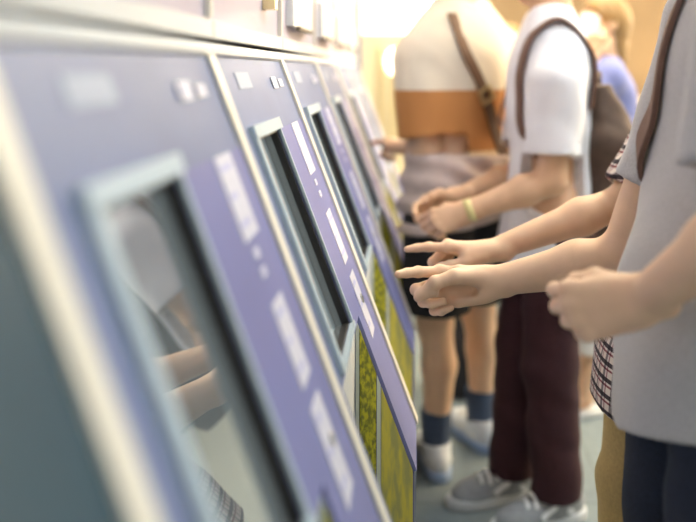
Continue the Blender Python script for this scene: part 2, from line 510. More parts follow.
    for q in 'LR':
        a = arms[q]; E = np.array(a['elbow']); W = np.array(a['wrist']); f = unit(a['f']); sg = k * cfg.get('armr', 1.0)
        ha = a.get('h', h)
        fa = Field(np.minimum.reduce([sh[q], E, W, W + f * .2]) - .11, np.maximum.reduce([sh[q], E, W, W + f * .2]) + .11, ha)
        fa.cone(sh[q], sh[q] * .5 + E * .5, .050 * sg, .046 * sg, .02); fa.cone(sh[q] * .5 + E * .5, E, .046 * sg, .040 * sg, .02)
        mid = E * .68 + W * .32
        fa.cone(E, mid, .039 * sg, .043 * sg, .02); fa.cone(mid, W, .043 * sg, .0255 * sg, .02)
        nn = np.array(a['n'], float); nn = unit(nn - f * (nn @ f)); tt = np.cross(f, nn)
        for b in (-1, 1): fa.cone(W - f * .03 + tt * .008 * b, W + f * .012 + tt * .010 * b, .0215 * sg, .0200 * sg, .012)
        hand(fa, W, f, nn, q, a['curls'], a['thumb'], a.get('s', 1.0) * k, a.get('spread', (0.06, 0.0, -0.05, -0.12)))
        blocks.append(fa.mesh())
    lipc = Q(.092, 0, -.059)
    def paint(c): return np.where(np.linalg.norm((c - lipc) / np.array([.03, .03, .012]), axis=1) < .8, 1, 0)
    mesh_obj('body', blocks, sk, root, 1, mats=[sk, M['lips']], paint=paint)
    for b in (-1, 1):
        e = Field(Q(.078, b * .032, .013) - .02, Q(.078, b * .032, .013) + .02, .002)
        e.ell(Q(.079, b * .032, .013), [.0125 * k] * 3, None, 0)
        pc = Q(.0915, b * .032, .013)
        mesh_obj('eye', [e.mesh()], M['eye_white'], root, 1, mats=[M['eye_white'], M['iris']], paint=lambda c, pc=pc: (np.linalg.norm(c - pc, axis=1) < .0065).astype(int))
    # ---- hair
    fr = Field(hc - .18, hc + .18, .005)
    fr.ell(Q(-.016, 0, .036), [.106 * k, .086 * k, .096 * k], AX, 0)
    if cfg.get('hair_long'):
        fr.cone(Q(-.05, 0, .0), Q(-.06, 0, -.13), .075 * k, .05 * k, .03)
    else:
        fr.ell(Q(-.045, 0, -.01), [.070 * k, .076 * k, .07 * k], AX, .03)
    fr.cut(Q(.058, 0, .045), hf * .9 - hu * .55)
    fr.warp(lambda x, y, z: .002 * np.sin(x * 160 + 3 * np.sin(z * 40)) * np.sin(y * 150))
    mesh_obj('hair', [fr.mesh()], cfg['hair'], root, 1)
    # ---- shirt
    fld = {}
    c = cfg['shirt']; hem = c['hem']; pf = [(.44, .135, .185), (.50, .135, .185), (.56, .128, .178), (.62, .122, .170), (.70, .128, .172), (.765, .128, .182), (.800, .105, .178), (.828, .078, .135), (.850, .062, .080)]
    wd = c.get('wide', 1.0)
    pts = np.array([sh['L'], sh['R'], np.array(arms['L']['elbow']), np.array(arms['R']['elbow'])])
    fs = Field((min(B[0] - .38, pts[:, 0].min() - .1), min(B[1] - .38, pts[:, 1].min() - .1), min(hem - .03, pts[:, 2].min())), (max(B[0] + .38, pts[:, 0].max() + .1), max(B[1] + .38, pts[:, 1].max() + .1), .87 * Ht), c.get('h', .006))
    secs = [(z * Ht, *T(z * Ht)[:2], a * k * wd, b * k * wd) for z, a, b in pf]
    if hem < secs[0][0]: secs.insert(0, (hem, *T(hem)[:2], secs[0][3] * 1.02, secs[0][4] * 1.02))
    fs.loft(secs, F, S, 0)
    ends = {}
    for q in 'LR':
        E = np.array(arms[q]['elbow']); fr_ = c['sleeve'][q] if isinstance(c['sleeve'], dict) else c['sleeve']; e = sh[q] * (1 - fr_) + E * fr_; ends[q] = e
        r1, r2 = SR(c, q)
        fs.cone(sh[q] - [0, 0, .005], e + (E - sh[q]) * .12, r1 * k, r2 * k, c.get('sk', .04))
        fs.cone(T(.825 * Ht, (1 if q == 'L' else -1) * .06 * k), sh[q] + [0, 0, .012 * k], .050 * k, .055 * k, .04)
    fs.warp(wrinkle(c.get('seed', 1), c.get('amp', .0035)))
    for q in 'LR':
        E = np.array(arms[q]['elbow']); dr = unit(E - sh[q]); e = ends[q]
        sl, x, y, z = fs.region(fs.lo, fs.lo + fs.h * fs.n)
        side = ((x - e[0]) * dr[0] + (y - e[1]) * dr[1] + (z - e[2]) * dr[2])
        rad = np.sqrt((x - e[0]) ** 2 + (y - e[1]) ** 2 + (z - e[2]) ** 2)
        torso = ((x - B[0]) * S[0] + (y - B[1]) * S[1])
        near = (rad < .17) & (side > 0)
        # trim only the sleeve, not the trunk
        ax_r = np.sqrt(np.maximum(rad ** 2 - side ** 2, 0))
        near &= (ax_r < (SR(c, q)[1] + .034) * k)
        fs.d = np.where(near & ~c.get('keep', lambda x, y, z: np.zeros(1, bool))(x, y, z), np.maximum(fs.d, np.minimum(side, .05)), fs.d).astype(np.float32)
        fs.cone(e - dr * .035, e + dr * .03, (SR(c, q)[1] - (.010 if SR(c, q)[1] < .09 else .020)) * k, (SR(c, q)[1] - (.007 if SR(c, q)[1] < .09 else .018)) * k, .004, 'sub')
    hn = c.get('hemn', (0, 0, -1))
    fs.cut(T(hem), hn)
    fs.cone(T(.845 * Ht, 0, .0), T(.90 * Ht, 0, .02), .066 * k, .085 * k, .01, 'sub')
    V = fs.mesh()
    shirt = mesh_obj(c.get('name', 'shirt'), [V], c['mat'], root, 1)
    fld['shirt'] = fs
    # ---- trousers
    c = cfg['trousers']; wz = c['waist']; cz = c['cuff']
    fp = Field((lo[0], lo[1], cz - .02), (hi[0], hi[1], wz + .02), c.get('h', .006))
    pf = [(.46, .110, .165), (.52, .122, .172), (.57, .112, .160), (.62, .105, .150)]
    fp.loft([(z * Ht, *T(z * Ht)[:2], a * k, b * k) for z, a, b in pf], F, S, 0)
    lr = c.get('r', (.096, .076, .072))
    for q in 'LR':
        fp.cone(hip[q] - [0, 0, .02], knee[q], lr[0] * k, lr[1] * k, .03)
        fp.cone(knee[q], ank[q] - [0, 0, .04], lr[1] * k, lr[2] * k, .02)
    fp.warp(wrinkle(c.get('seed', 3), c.get('amp', .004), 18, 22))
    fp.cut((0, 0, wz), (0, 0, 1)); fp.cut((0, 0, cz), (0, 0, -1))
    for q in 'LR':
        fp.cone(ank[q] * .0 + (knee[q] + (ank[q] - knee[q]) * ((knee[q][2] - cz) / (knee[q][2] - ank[q][2])) if cz < knee[q][2] else hip[q] + (knee[q] - hip[q]) * ((hip[q][2] - cz) / (hip[q][2] - knee[q][2]))) + [0, 0, -.02],
                (knee[q] + (ank[q] - knee[q]) * ((knee[q][2] - cz) / (knee[q][2] - ank[q][2])) if cz < knee[q][2] else hip[q] + (knee[q] - hip[q]) * ((hip[q][2] - cz) / (hip[q][2] - knee[q][2]))) + [0, 0, .05],
                (lr[2] if cz < knee[q][2] - .1 else lr[1]) * k * .88, .05, .004, 'sub')
    mesh_obj(c.get('name', 'trousers'), [fp.mesh()], c['mat'], root, 1)
    # ---- socks and shoes
    for q in 'LR':
        c = cfg['shoes']; a = ank[q]; t = toe[q]; w = np.array([-t[1], t[0], 0]); up = np.array([0, 0, 1.])
        if cfg.get('socks'):
            g = Field(a - .12, a + .14, .004)
            dr = unit(knee[q] - a)
            g.cone(a - [0, 0, .03], a + dr * (cfg['socks'][1] - a[2]) * 1.0, .043 * k, .050 * k, .01)
            g.warp(lambda x, y, z: .0012 * np.sin(z * 260))
            g.cut((0, 0, cfg['socks'][1]), (0, 0, 1))
            mesh_obj('sock', [g.mesh()], cfg['socks'][0], root, 1)
        g = Field(a - [.26, .26, .12], a + [.26, .26, .05], .004)
        fl = np.array([a[0], a[1], 0.0])
        if not c.get('sandal'):
            g.ell(fl - t * .025 + up * .048, [.062 * k, .040 * k, .052 * k], (t, w, up), .02)
            g.ell(fl + t * .075 * k + up * .036, [.105 * k, .045 * k, .042 * k], (t, w, up), .03)
            g.ell(fl + t * .125 * k + up * .030, [.070 * k, .047 * k, .032 * k], (t, w, up), .02)
            g.cone(fl + t * .015 + up * .06, fl - t * .008 + up * .098, .046 * k, .046 * k, .02)
            g.cut((0, 0, .098), (0, 0, 1)); g.cone(fl + up * .08, fl + up * .13, .036 * k, .041 * k, .004, 'sub')
            g.cut((0, 0, .020), (0, 0, -1))
            so = mesh_obj('shoe', [g.mesh()], c['mat'], root, 1)
        g2 = Field(fl - [.26, .26, .01], fl + [.26, .26, .04], .004)
        g2.ell(fl - t * .03 + up * .014, [.064 * k, .043 * k, .10], (t, w, up), 0); g2.ell(fl + t * .10 * k + up * .014, [.115 * k, .052 * k, .10], (t, w, up), .04)
        g2.cut((0, 0, .030 if not c.get('sandal') else .022), (0, 0, 1)); g2.cut((0, 0, 0.0005), (0, 0, -1))
        if c.get('sandal'):
            so = mesh_obj('sandal', [g2.mesh()], c['sole'], root, 1)
            pp = [fl + t * .10 + w * (s_ * .05) + up * z_ for s_, z_ in ((-1, .02), (-.75, .055), (0, .068), (.75, .055), (1, .02))]
            ribbon('sandal_strap', pp, [w * -1, up - w * .5, up, up + w * .5, w], .022, .004, c['mat'], so)
        else:
            sole = mesh_obj('sole', [g2.mesh()], c['sole'], so, 1)
            if c.get('lace'):
                for i in range(4):
                    x0 = .035 + i * .024; zz = .108 - i * .0085
                    bm = bmesh.new()
                    pp = [fl + t * x0 * k + w * (s_ * .034 * k) + up * z_ * k for s_, z_ in ((-1, zz - .026), (-.5, zz - .006), (0, zz), (.5, zz - .006), (1, zz - .026))]
                    ribbon('lace', pp, [up - w, up - w * .4, up, up + w * .4, up + w], .009, .004, c['lace'], so)
                for b in (-1, 1):
                    pp = [fl + t * q_ * k + w * (b * ww * k) + up * zz for q_, ww, zz in ((-.03, .0435, .040), (.03, .0445, .062), (.075, .047, .042))]
                    ribbon('side_stripe', pp, [w * b] * 3, .014, .004, c['lace'], so)
    return root, fld, dict(F=F, S=S, T=T, J=J, sh=sh, hc=hc, Q=Q, hf=hf, k=k)

M['lips'] = plain('lips', (0.52, 0.24, 0.20), 0.45)
M['eye_white'] = plain('eye white', (0.8, 0.78, 0.75), 0.2)
M['iris'] = plain('dark iris', (0.03, 0.02, 0.015), 0.15)
M['hair_black'] = plain('black hair', (0.025, 0.02, 0.018), 0.5, bump=0.5, bscale=150, stretch=(1, 1, .15))
M['hair_brown'] = plain('light brown hair', (0.34, 0.20, 0.07), 0.5, bump=0.5, bscale=150, stretch=(1, 1, .15))
M['gray_tee'] = plain('gray jersey', (0.49, 0.485, 0.48), 0.95, noise=0.10, scale=260, bump=0.25, bscale=420, sheen=0.2)
M['navy'] = plain('navy denim', (0.012, 0.019, 0.038), 0.9, noise=0.25, scale=180, bump=0.25, bscale=400)
M['khaki'] = plain('khaki cotton', (0.44, 0.33, 0.14), 0.9, noise=0.10, scale=160, bump=0.2, bscale=400)
M['plaid'] = plaid('red black and white plaid')
M['white_tee'] = plain('white cotton', (0.78, 0.78, 0.82), 0.95, bump=0.2, bscale=300)
M['maroon'] = plain('maroon twill', (0.036, 0.008, 0.013), 0.9, noise=0.2, scale=120, bump=0.2, bscale=300)
M['shorts'] = plain('black shorts cloth', (0.018, 0.018, 0.022), 0.9)
M['striped'] = stripes('cream and rust banded jersey', [(0, (0.78, 0.62, 0.40)), (0.44, (0.50, 0.22, 0.07)), (0.635, (0.74, 0.66, 0.54))], 'Z', 1.0, 0.9, offset=-.60)
M['beige_cloth'] = plain('pinkish beige cloth', (0.64, 0.53, 0.49), 0.95, noise=0.08, scale=40, bump=0.2, bscale=200)
M['navy_sock'] = plain('navy sock', (0.06, 0.09, 0.16), 0.95, bump=0.3, bscale=300)
M['white_shoe'] = plain('white and blue trainer', (0.68, 0.74, 0.82), 0.6, noise=0.15, scale=18)
M['blue_sole'] = plain('blue sole', (0.30, 0.42, 0.66), 0.6)
M['gray_shoe'] = plain('gray suede trainer', (0.27, 0.29, 0.31), 0.85, noise=0.15, scale=60)
M['pale_sole'] = plain('pale rubber sole', (0.55, 0.58, 0.60), 0.7)
M['white_lace'] = plain('white lace', (0.80, 0.82, 0.84), 0.8)
M['dark_shoe'] = plain('dark shoe', (0.05, 0.045, 0.04), 0.6)
M['brown_nylon'] = plain('brown nylon', (0.075, 0.046, 0.032), 0.75, noise=0.15, scale=40, bump=0.3, bscale=500)
M['brown_web'] = plain('brown webbing strap', (0.17, 0.095, 0.07), 0.8, bump=0.4, bscale=600)
M['dark_web'] = plain('dark brown leather strap', (0.12, 0.06, 0.03), 0.6)
M['brass'] = plain('brass buckle', (0.80, 0.68, 0.38), 0.3, metal=0.8)
M['blue_shirt'] = plain('blue cotton', (0.24, 0.27, 0.55), 0.9, bump=0.2, bscale=250)
M['white_trouser'] = plain('white linen', (0.72, 0.70, 0.68), 0.9)
M['peach_tee'] = plain('peach cotton', (0.72, 0.50, 0.36), 0.9)
M['yellow_band'] = plain('pale gold wristband', (0.72, 0.62, 0.28), 0.4)
M['white_plastic'] = plain('white plastic', (0.85, 0.85, 0.85), 0.3)
sk1 = skin('warm light skin', (0.78, 0.53, 0.35))
sk2 = skin('tanned skin', (0.72, 0.46, 0.29))

POINT = [(4, 6, 4), (58, 88, 45), (62, 92, 50), (62, 92, 50)]
RELAX = [(28, 35, 20), (34, 42, 24), (38, 46, 26), (42, 48, 28)]
FIST = [(52, 82, 45), (58, 88, 48), (62, 90, 50), (64, 88, 50)]
TH_SIDE = [(.020, .022, .010), (.058, .042, .020), (.088, .038, .026), (.108, .026, .030)]
TH_RELAX = [(.020, .022, .010), (.052, .046, .018), (.080, .050, .026), (.104, .044, .034)]

def hang(sx, sy, sz, F, out, k=1.0, bend=.04):
    """a relaxed hanging arm from a shoulder point"""
    s = np.array([sx, sy, sz]); e = s + np.array([0, 0, -.30 * k]) + np.array(out) * .04
    w = e + np.array([0, 0, -.245 * k]) + np.array(F) * bend
    return dict(elbow=e, wrist=w, f=(F[0] * .15, F[1] * .15, -1), n=-np.array(out), curls=RELAX, thumb=TH_RELAX)

# === A: the man in the gray T-shirt, nearest on the right ===
def leanA(z): return -0.075 * max(0, (z - .95)) / .45 + (.012 if z < .95 else .012 * max(0, 1 - (z - .95) / .3))
bA = (.464, 1.20)
A_r_w = px(488, 283, 1.49); A_r_e = px(622, 256, 1.44)
armR = dict(elbow=A_r_e, wrist=A_r_w, f=(-1, .04, -.08), n=(.04, -1, -.10), h=.0022, s=.96,
            curls=[(24, 12, 8), (26, 94, 48), (30, 98, 50), (34, 98, 50)], spread=(.24, -.08, -.18, -.28),
            thumb=[(.022, .018, .014), (.062, .030, .034), (.098, .024, .043), (.131, -.002, .040)])
A_l_w = px(641, 300, 1.05); A_l_e = np.array([.405, .915, 1.13])
armL = dict(elbow=A_l_e, wrist=A_l_w, f=(-1, .22, -.22), n=(.15, 1, -.25), h=.0022, s=.97,
            curls=[(60, 72, 40), (66, 80, 44), (70, 84, 44), (72, 84, 44)],
            thumb=[(.020, .020, .010), (.052, .036, .018), (.080, .034, .028), (.100, .018, .036)])
A, fA, iA = person('man', 'person in gray T-shirt and navy jeans pointing at the machines, other hand in loose fist', bA, PI, 1.80,
    dict(skin=sk1, hair=M['hair_black'], lean=leanA, armR=armR, armL=armL, hb=.010, shR=(.515, 1.385, 1.385), shL=(.425, .970, 1.42), armr=.94,
         footL=(.47, 1.08, PI), footR=(.45, 1.31, PI),
         shirt=dict(mat=M['gray_tee'], hem=.763, sleeve=dict(L=.80, R=.68), sk=.012, name='t_shirt', seed=4, amp=.0035, h=.005, sr=dict(L=(.074, .096), R=(.068, .058)), hemn=(.0, -.30, -1)),
         trousers=dict(mat=M['navy'], waist=.838, cuff=.06, seed=5, name='jeans'),
         shoes=dict(mat=M['dark_shoe'], sole=M['pale_sole'], lace=M['white_lace'])))

# === B: plaid shirt, mostly hidden behind A ===
bB = (.50, 1.58)
B_w = px(490, 251, 1.70); B_e = px(624, 201, 1.72)
armR = dict(elbow=B_e, wrist=B_w, f=(-1, .02, .05), n=(0.0, -.22, -1), h=.0025, s=.98,
            curls=[(2, 5, 4), (50, 80, 40), (60, 84, 40), (64, 84, 40)],
            thumb=[(.020, .020, .012), (.054, .032, .026), (.084, .030, .036), (.108, .026, .038)])
Bp, fB, iB = person('man', 'person in plaid shirt and khaki trousers, half hidden, pointing over the nearer arm', bB, PI, 1.74,
    dict(skin=sk1, hair=M['hair_black'], armR=armR, armL=hang(.70, 1.43, 1.37, (.6, 0, 0), (1, 0, 0)), hb=.010, shR=(.645, 1.755, 1.32), shL=(.70, 1.43, 1.37), armr=.88, lean=lambda z: -.15 * min(1, max(0, (z - .75) / .5)),
         footL=(.50, 1.47, PI), footR=(.47, 1.65, PI),
         shirt=dict(mat=M['plaid'], hem=.645, sleeve=dict(L=.7, R=.93), name='plaid_shirt', seed=9, amp=.003, sr=(.072, .060)),
         trousers=dict(mat=M['khaki'], waist=.78, cuff=.06, seed=15, r=(.098, .086, .078)),
         shoes=dict(mat=M['dark_shoe'], sole=M['pale_sole'])))

# === C: white T-shirt, maroon trousers, backpack ===
bC = (.405, 2.39)
C_w = px(466, 212, 2.20); C_e = px(552, 181, 2.19)
armL = dict(elbow=C_e, wrist=C_w, f=(-1, .10, -.35), n=(.0, .9, -.5), h=.003, s=.97,
            curls=[(30, 40, 20), (38, 50, 26), (42, 54, 28), (46, 54, 28)], thumb=[(.020, .020, .010), (.052, .040, .022), (.080, .036, .036), (.102, .026, .046)])
C_re = np.array([.34, 2.47, .98]); C_rw = np.array([.135, 2.35, .925])
armRc = dict(elbow=C_re, wrist=C_rw, f=(-1, -.25, -.3), n=(0, -.9, -.4), curls=RELAX, thumb=TH_RELAX)
C, fC, iC = person('man', 'person in white T-shirt, maroon trousers and gray trainers wearing a brown backpack', bC, PI, 1.74,
    dict(skin=sk2, hair=M['hair_black'], armL=armL, armR=armRc, hb=.009, lean=lambda z: -.01 + .02 * (z < .8) - .015 * max(0, z - 1.2),
         shL=(.405, 2.215, 1.265), shR=(.41, 2.56, 1.29),
         footL=(.425, 2.31, PI + .35), footR=(.310, 2.44, PI + .30), knee=.015,
         shirt=dict(mat=M['white_tee'], hem=.745, sleeve=.74, name='t_shirt', seed=21, amp=.0035, sr=(.082, .076)),
         trousers=dict(mat=M['maroon'], waist=.835, cuff=.075, seed=25, amp=.005, r=(.100, .080, .072)),
         shoes=dict(mat=M['gray_shoe'], sole=M['pale_sole'], lace=M['white_lace'])))

# wristband on C
def band_on(W, f, r, wdt, mat, parent, name):
    f = unit(f); u = unit(np.cross(f, (0, 0, 1))); v = np.cross(f, u); bm = bmesh.new(); rings = []
    for i in range(24):
        t = 2 * PI * i / 24; o = u * math.cos(t) + v * math.sin(t)
        rings.append([bm.verts.new(W + o * rr + f * a) for rr, a in ((r, -wdt / 2), (r + .004, -wdt / 2), (r + .004, wdt / 2), (r, wdt / 2))])
    for i in range(24):
        a, b = rings[i], rings[(i + 1) % 24]
        for k in range(4): bm.faces.new((a[k], b[k], b[(k + 1) % 4], a[(k + 1) % 4]))
    return from_bm(name, bm, mat, parent, smooth=True)
wb = band_on(C_w + unit(C_e - C_w) * .012, C_w - C_e, .029, .022, M['yellow_band'], C, 'wristband')

# === D: banded jersey, shorts, jacket round the waist ===
phiD = math.radians(128)
bD = (.165, 2.66)
D_shL = np.array([.035, 2.575, 1.33]); D_shR = np.array([.33, 2.775, 1.34])
D_e = px(428, 146, 2.55); D_w = px(413, 147, 2.63)
armL = dict(elbow=D_e, wrist=D_w, f=(-1, .6, .05), n=(.2, 0, -1), h=.004, curls=POINT, thumb=TH_SIDE)
armRd = hang(*D_shR, (math.cos(phiD), math.sin(phiD), 0), (.55, .3, 0), 1.0, .10)
D, fD, iD = person('man', 'person in cream and rust banded jersey, black shorts and navy socks, jacket tied round waist', bD, phiD, 1.80,
    dict(skin=sk1, hair=M['hair_brown'], armL=armL, armR=armRd, hb=.006, shL=D_shL, shR=D_shR,
         footL=(.085, 2.60, phiD - .5), footR=(.245, 2.78, phiD - .2), knee=.01, socks=(M['navy_sock'], .20),
         shirt=dict(mat=M['striped'], hem=.86, sleeve=.90, name='jersey', seed=31, amp=.003, sr=(.090, .088)),
         trousers=dict(mat=M['shorts'], waist=.93, cuff=.52, seed=35, name='shorts', r=(.112, .108, .09)),
         shoes=dict(mat=M['white_shoe'], sole=M['blue_sole'], lace=M['white_lace'])))
fj = Field((-.2, 2.3, .70), (.5, 3.0, 1.08), .005)
Fd, Sd = iD['F'], iD['S']
fj.loft([(.74, *(iD['T'](.74)[:2]), .148, .20), (.84, *(iD['T'](.84)[:2]), .162, .212), (.97, *(iD['T'](.97)[:2]), .160, .198), (1.045, *(iD['T'](1.04)[:2]), .142, .185)], Fd, Sd, 0)
fj.warp(lambda x, y, z: .007 * np.sin(z * 75 + 4 * np.sin(x * 9 + y * 7)) + .004 * np.sin(x * 50 + y * 40 + z * 60))
fj.cut((0, 0, .775), (0.15, 0, -1)); fj.cut((0, 0, 1.04), (0.05, 0, 1))
jk = mesh_obj('tied_jacket', [fj.mesh()], M['beige_cloth'], D, 1)

# === E: blue shirt further back, hand to the ear ===
phiE = math.radians(195)
bE = (.74, 3.10)
E_sh = np.array([.72, 2.93, 1.27])
E_rsh = np.array([.76, 3.26, 1.27])
armL = dict(elbow=(.56, 2.85, 1.14), wrist=(.66, 2.93, 1.34), f=(.28, .12, 1), n=(.5, .9, 0), h=.004, curls=[(30, 50, 30)] * 4, thumb=TH_RELAX)
E, fE, iE = person('woman', 'person in blue shirt and white trousers standing behind the backpack, phone held to the face', bE, phiE, 1.58,
    dict(skin=sk2, hair=M['hair_brown'], hair_long=True, armL=armL, armR=hang(*E_rsh, (-1, -.2, 0), (0, 1, 0), .9), hb=.010, shL=E_sh, shR=E_rsh,
         head=(.745, 3.09, 1.475), footL=(.66, 3.02, phiE), footR=(.70, 3.22, phiE),
         shirt=dict(mat=M['blue_shirt'], hem=.72, sleeve=.55, seed=41),
         trousers=dict(mat=M['white_trouser'], waist=.80, cuff=.24, seed=45),
         shoes=dict(mat=M['pale_sole'], sole=M['pale_sole'], sandal=True)))
# === F: light brown hair, peach top, far behind ===
phiF = math.radians(250)
bF = (.56, 4.5)
FL = np.array([.72, 4.44, 1.20]); FR = np.array([.40, 4.54, 1.20])
Fp, fF, iF = person('woman', 'person with light brown hair and peach top standing far behind the others', bF, phiF, 1.56,
    dict(skin=sk2, hair=M['hair_brown'], hair_long=True, armL=hang(*FL, (-.2, -1, 0), (1, 0, 0), .88), armR=hang(*FR, (-.2, -1, 0), (-1, 0, 0), .88), hb=.010, h=.005, hh=.005, shL=FL, shR=FR,
         shirt=dict(mat=M['peach_tee'], hem=.68, sleeve=.6, seed=51, name='top'),
         trousers=dict(mat=M['navy'], waist=.76, cuff=.07, seed=55),
         shoes=dict(mat=M['dark_shoe'], sole=M['pale_sole'])))
# phone in E's hand
ph = Field((.5, 2.7, 1.2), (.9, 3.1, 1.7), .003)
pc = np.array([.662, 2.965, 1.435])
ph.rbox(pc, (.036, .072, .006), (unit((.9, -.45, 0)), unit((.25, .1, 1)), unit(np.cross((.9, -.45, 0), (.25, .1, 1)))), .005, 0)
po = thing('phone', tuple(pc), 'white phone held up to the face of the person in the blue shirt', 'phone')
mesh_obj('phone_case', [ph.mesh()], M['white_plastic'], po, 1)

# ------------------------------------------------------------------ bags
# C's backpack
bp = thing('backpack', (.60, 2.39, 1.0), 'brown backpack on the back of the person in the white T-shirt', 'backpack')
fb = Field((.40, 2.15, .66), (.82, 2.65, 1.40), .005)
fb.loft([(.72, .560, 2.39, .075, .14), (.80, .578, 2.39, .100, .165), (.95, .592, 2.39, .105, .165), (1.08, .588, 2.39, .090, .155), (1.19, .568, 2.39, .062, .130), (1.255, .548, 2.39, .032, .09)], (1, 0, 0), (0, 1, 0), 0, 3.0)
fb.warp(wrinkle(61, .0045, 22, 16))
mesh_obj('pack_body', [fb.mesh()], M['brown_nylon'], bp, 1)
fk = Field((.62, 2.2, .70), (.85, 2.6, 1.1), .005)
fk.loft([(.76, .660, 2.39, .055, .12), (.84, .675, 2.39, .060, .13), (1.0, .672, 2.39, .050, .125), (1.05, .655, 2.39, .030, .11)], (1, 0, 0), (0, 1, 0), 0, 3.0)
fk.warp(wrinkle(63, .003))
mesh_obj('front_pocket', [fk.mesh()], M['brown_nylon'], bp, 1)
sfC = fC['shirt']
for side, yy in ((-1, 2.39 - .125), (1, 2.39 + .125)):
    P_, O_ = [], []
    for (x, z, dx, dz) in ((.545, 1.22, .7, .7), (.50, 1.30, .5, 1), (.43, 1.36, 0, 1), (.37, 1.35, -.5, 1), (.33, 1.29, -1, .6), (.30, 1.22, -1, .15), (.29, 1.13, -1, 0), (.30, 1.05, -1, -.1), (.34, .97, -1, -.1)):
        d = unit((dx, side * .18, dz)); p = np.array([.41, yy, min(z, 1.33)]) if False else np.array([x, yy, z])
        q = sfC.snap(p + d * .12, -d, .005); P_.append(q); O_.append(d)
    for (x, z, yo) in ((.38, .93, .19), (.46, .86, .185)):
        d = unit((-.1, side, 0)); q = sfC.snap(np.array([x, 2.39 + side * .34, z]), -d, .005); P_.append(q); O_.append(d)
    P_.append(np.array([.535, 2.39 + side * .13, .82])); O_.append(unit((.2, side, 0)))
    ribbon('shoulder_strap', P_[:1] + P_[1:], O_, .045, .009, M['brown_web'], bp)
ribbon('grab_handle', [(.55, 2.35, 1.245), (.555, 2.36, 1.28), (.555, 2.39, 1.295), (.555, 2.42, 1.28), (.55, 2.43, 1.245)], [(0, -1, .2), (0, -.6, 1), (0, 0, 1), (0, .6, 1), (0, 1, .2)], .022, .006, M['brown_nylon'], bp)

# A's backpack: its strap shows over the chest
ba = thing('backpack', (.68, 1.2, 1.1), 'brown strapped pack worn by the person in the gray T-shirt', 'backpack')
fb = Field((.52, .98, .78), (.90, 1.42, 1.5), .007)
fb.loft([(.85, .690, 1.2, .075, .13), (.95, .705, 1.2, .095, .155), (1.1, .715, 1.2, .100, .155), (1.25, .715, 1.2, .085, .145), (1.38, .695, 1.2, .045, .11)], (1, 0, 0), (0, 1, 0), 0, 3.0)
fb.warp(wrinkle(71, .004))
mesh_obj('pack_body', [fb.mesh()], M['brown_nylon'], ba, 1)
sfA = fA['shirt']
for side in (1,):
    P_, O_ = [], []
    yy = 1.2 + side * .050
    for (x, z, dx, dz) in ((.60, 1.36, .8, .6), (.53, 1.45, .4, 1), (.46, 1.49, 0, 1), (.40, 1.47, -.6, 1), (.37, 1.41, -1, .5), (.35, 1.33, -1, .1), (.33, 1.24, -1, 0), (.33, 1.15, -1, 0), (.34, 1.07, -1, 0), (.38, 1.0, -1, 0)):
        y_ = yy + side * .16 * max(0, 1.20 - z) / .15 * (z > 1.0) + side * .10 * (z <= 1.0)
        d = unit((dx, side * .25, dz)); q = sfA.snap(np.array([x, y_, z]) + d * .13, -d, .005); P_.append(q); O_.append(d)
    for (x, z) in ((.46, .95), (.54, .93)):
        d = unit((-.1, side, 0)); q = sfA.snap(np.array([x, 1.2 + side * .34, z]), -d, .005); P_.append(q); O_.append(d)
    P_.append(np.array([.655, 1.2 + side * .12, .92])); O_.append(unit((.2, side, 0)))
    ribbon('shoulder_strap', P_, O_, .062, .009, M['brown_web'], ba)

# D's sling bag: strap across the back with a buckle
sfD = fD['shirt']
bs = thing('sling_bag', (.40, 2.62, .75), 'black bag slung on a dark brown strap with brass buckle across banded jersey', 'bag')
back = -Fd
P_, O_ = [], []
for (s, z) in ((.10, 1.42), (.085, 1.36), (.04, 1.27), (-.01, 1.17), (-.06, 1.06), (-.11, .96), (-.16, .86)):
    d = unit(back + np.array([0, 0, .8 if z > 1.4 else 0.0]))
    p = iD['T'](z, s) + d * .3
    q = sfD.snap(p, -d, .006 if z > 1.05 else .030); P_.append(q); O_.append(d)
st = ribbon('shoulder_strap', P_, O_, .036, .006, M['dark_web'], bs)
bc = (P_[2] + P_[3]) / 2 + back * .006
tv = unit(P_[3] - P_[2]); wv = np.cross(tv, back)
bm = bmesh.new()
for a, b in ((-1, 0), (1, 0)):
    hexa(bm, lambda i, j, k_: bc + wv * ((a * .024) + (i - .5) * .008) + tv * (j - .5) * .046 + back * (k_ - .3) * .008)
    hexa(bm, lambda i, j, k_: bc + tv * ((a * .020) + (i - .5) * .008) + wv * (j - .5) * .052 + back * (k_ - .3) * .008)
from_bm('buckle', bm, M['brass'], bs, bevel=.001, seg=1)
fq = Field((.2, 2.35, .50), (.60, 2.80, .95), .005)
qc = iD['T'](.74, -.24, -.10)
fq.rbox(qc, (.06, .13, .11), (Sd, Fd, np.array([0, 0, 1.])), .035, 0)
fq.warp(wrinkle(81, .003))
mesh_obj('bag_body', [fq.mesh()], M['shorts'], bs, 1)

# ------------------------------------------------------------------ ticket machines
TX, TZ = -.281, 1.338                   # top of the sloping fascia
SL = unit((.352, 0, -.936)); NL = unit((.936, 0, .352))
VEND = .83                               # slope length to the front edge
def FP(u, v, w):                         # u along the row, v down the slope, w out of the fascia
    return (TX + SL[0] * v + NL[0] * w, u, TZ + SL[2] * v + NL[2] * w)
def fbox(bm, u0, u1, v0, v1, w0, w1):
    hexa(bm, lambda i, j, k: FP((u0, u1)[i], (v0, v1)[j], (w0, w1)[k]))
def fobj(name, boxes, mat, parent, bevel=.0015):
    bm = bmesh.new()
    for b in boxes: fbox(bm, *b)
    return from_bm(name, bm, mat, parent, bevel=bevel, seg=2)

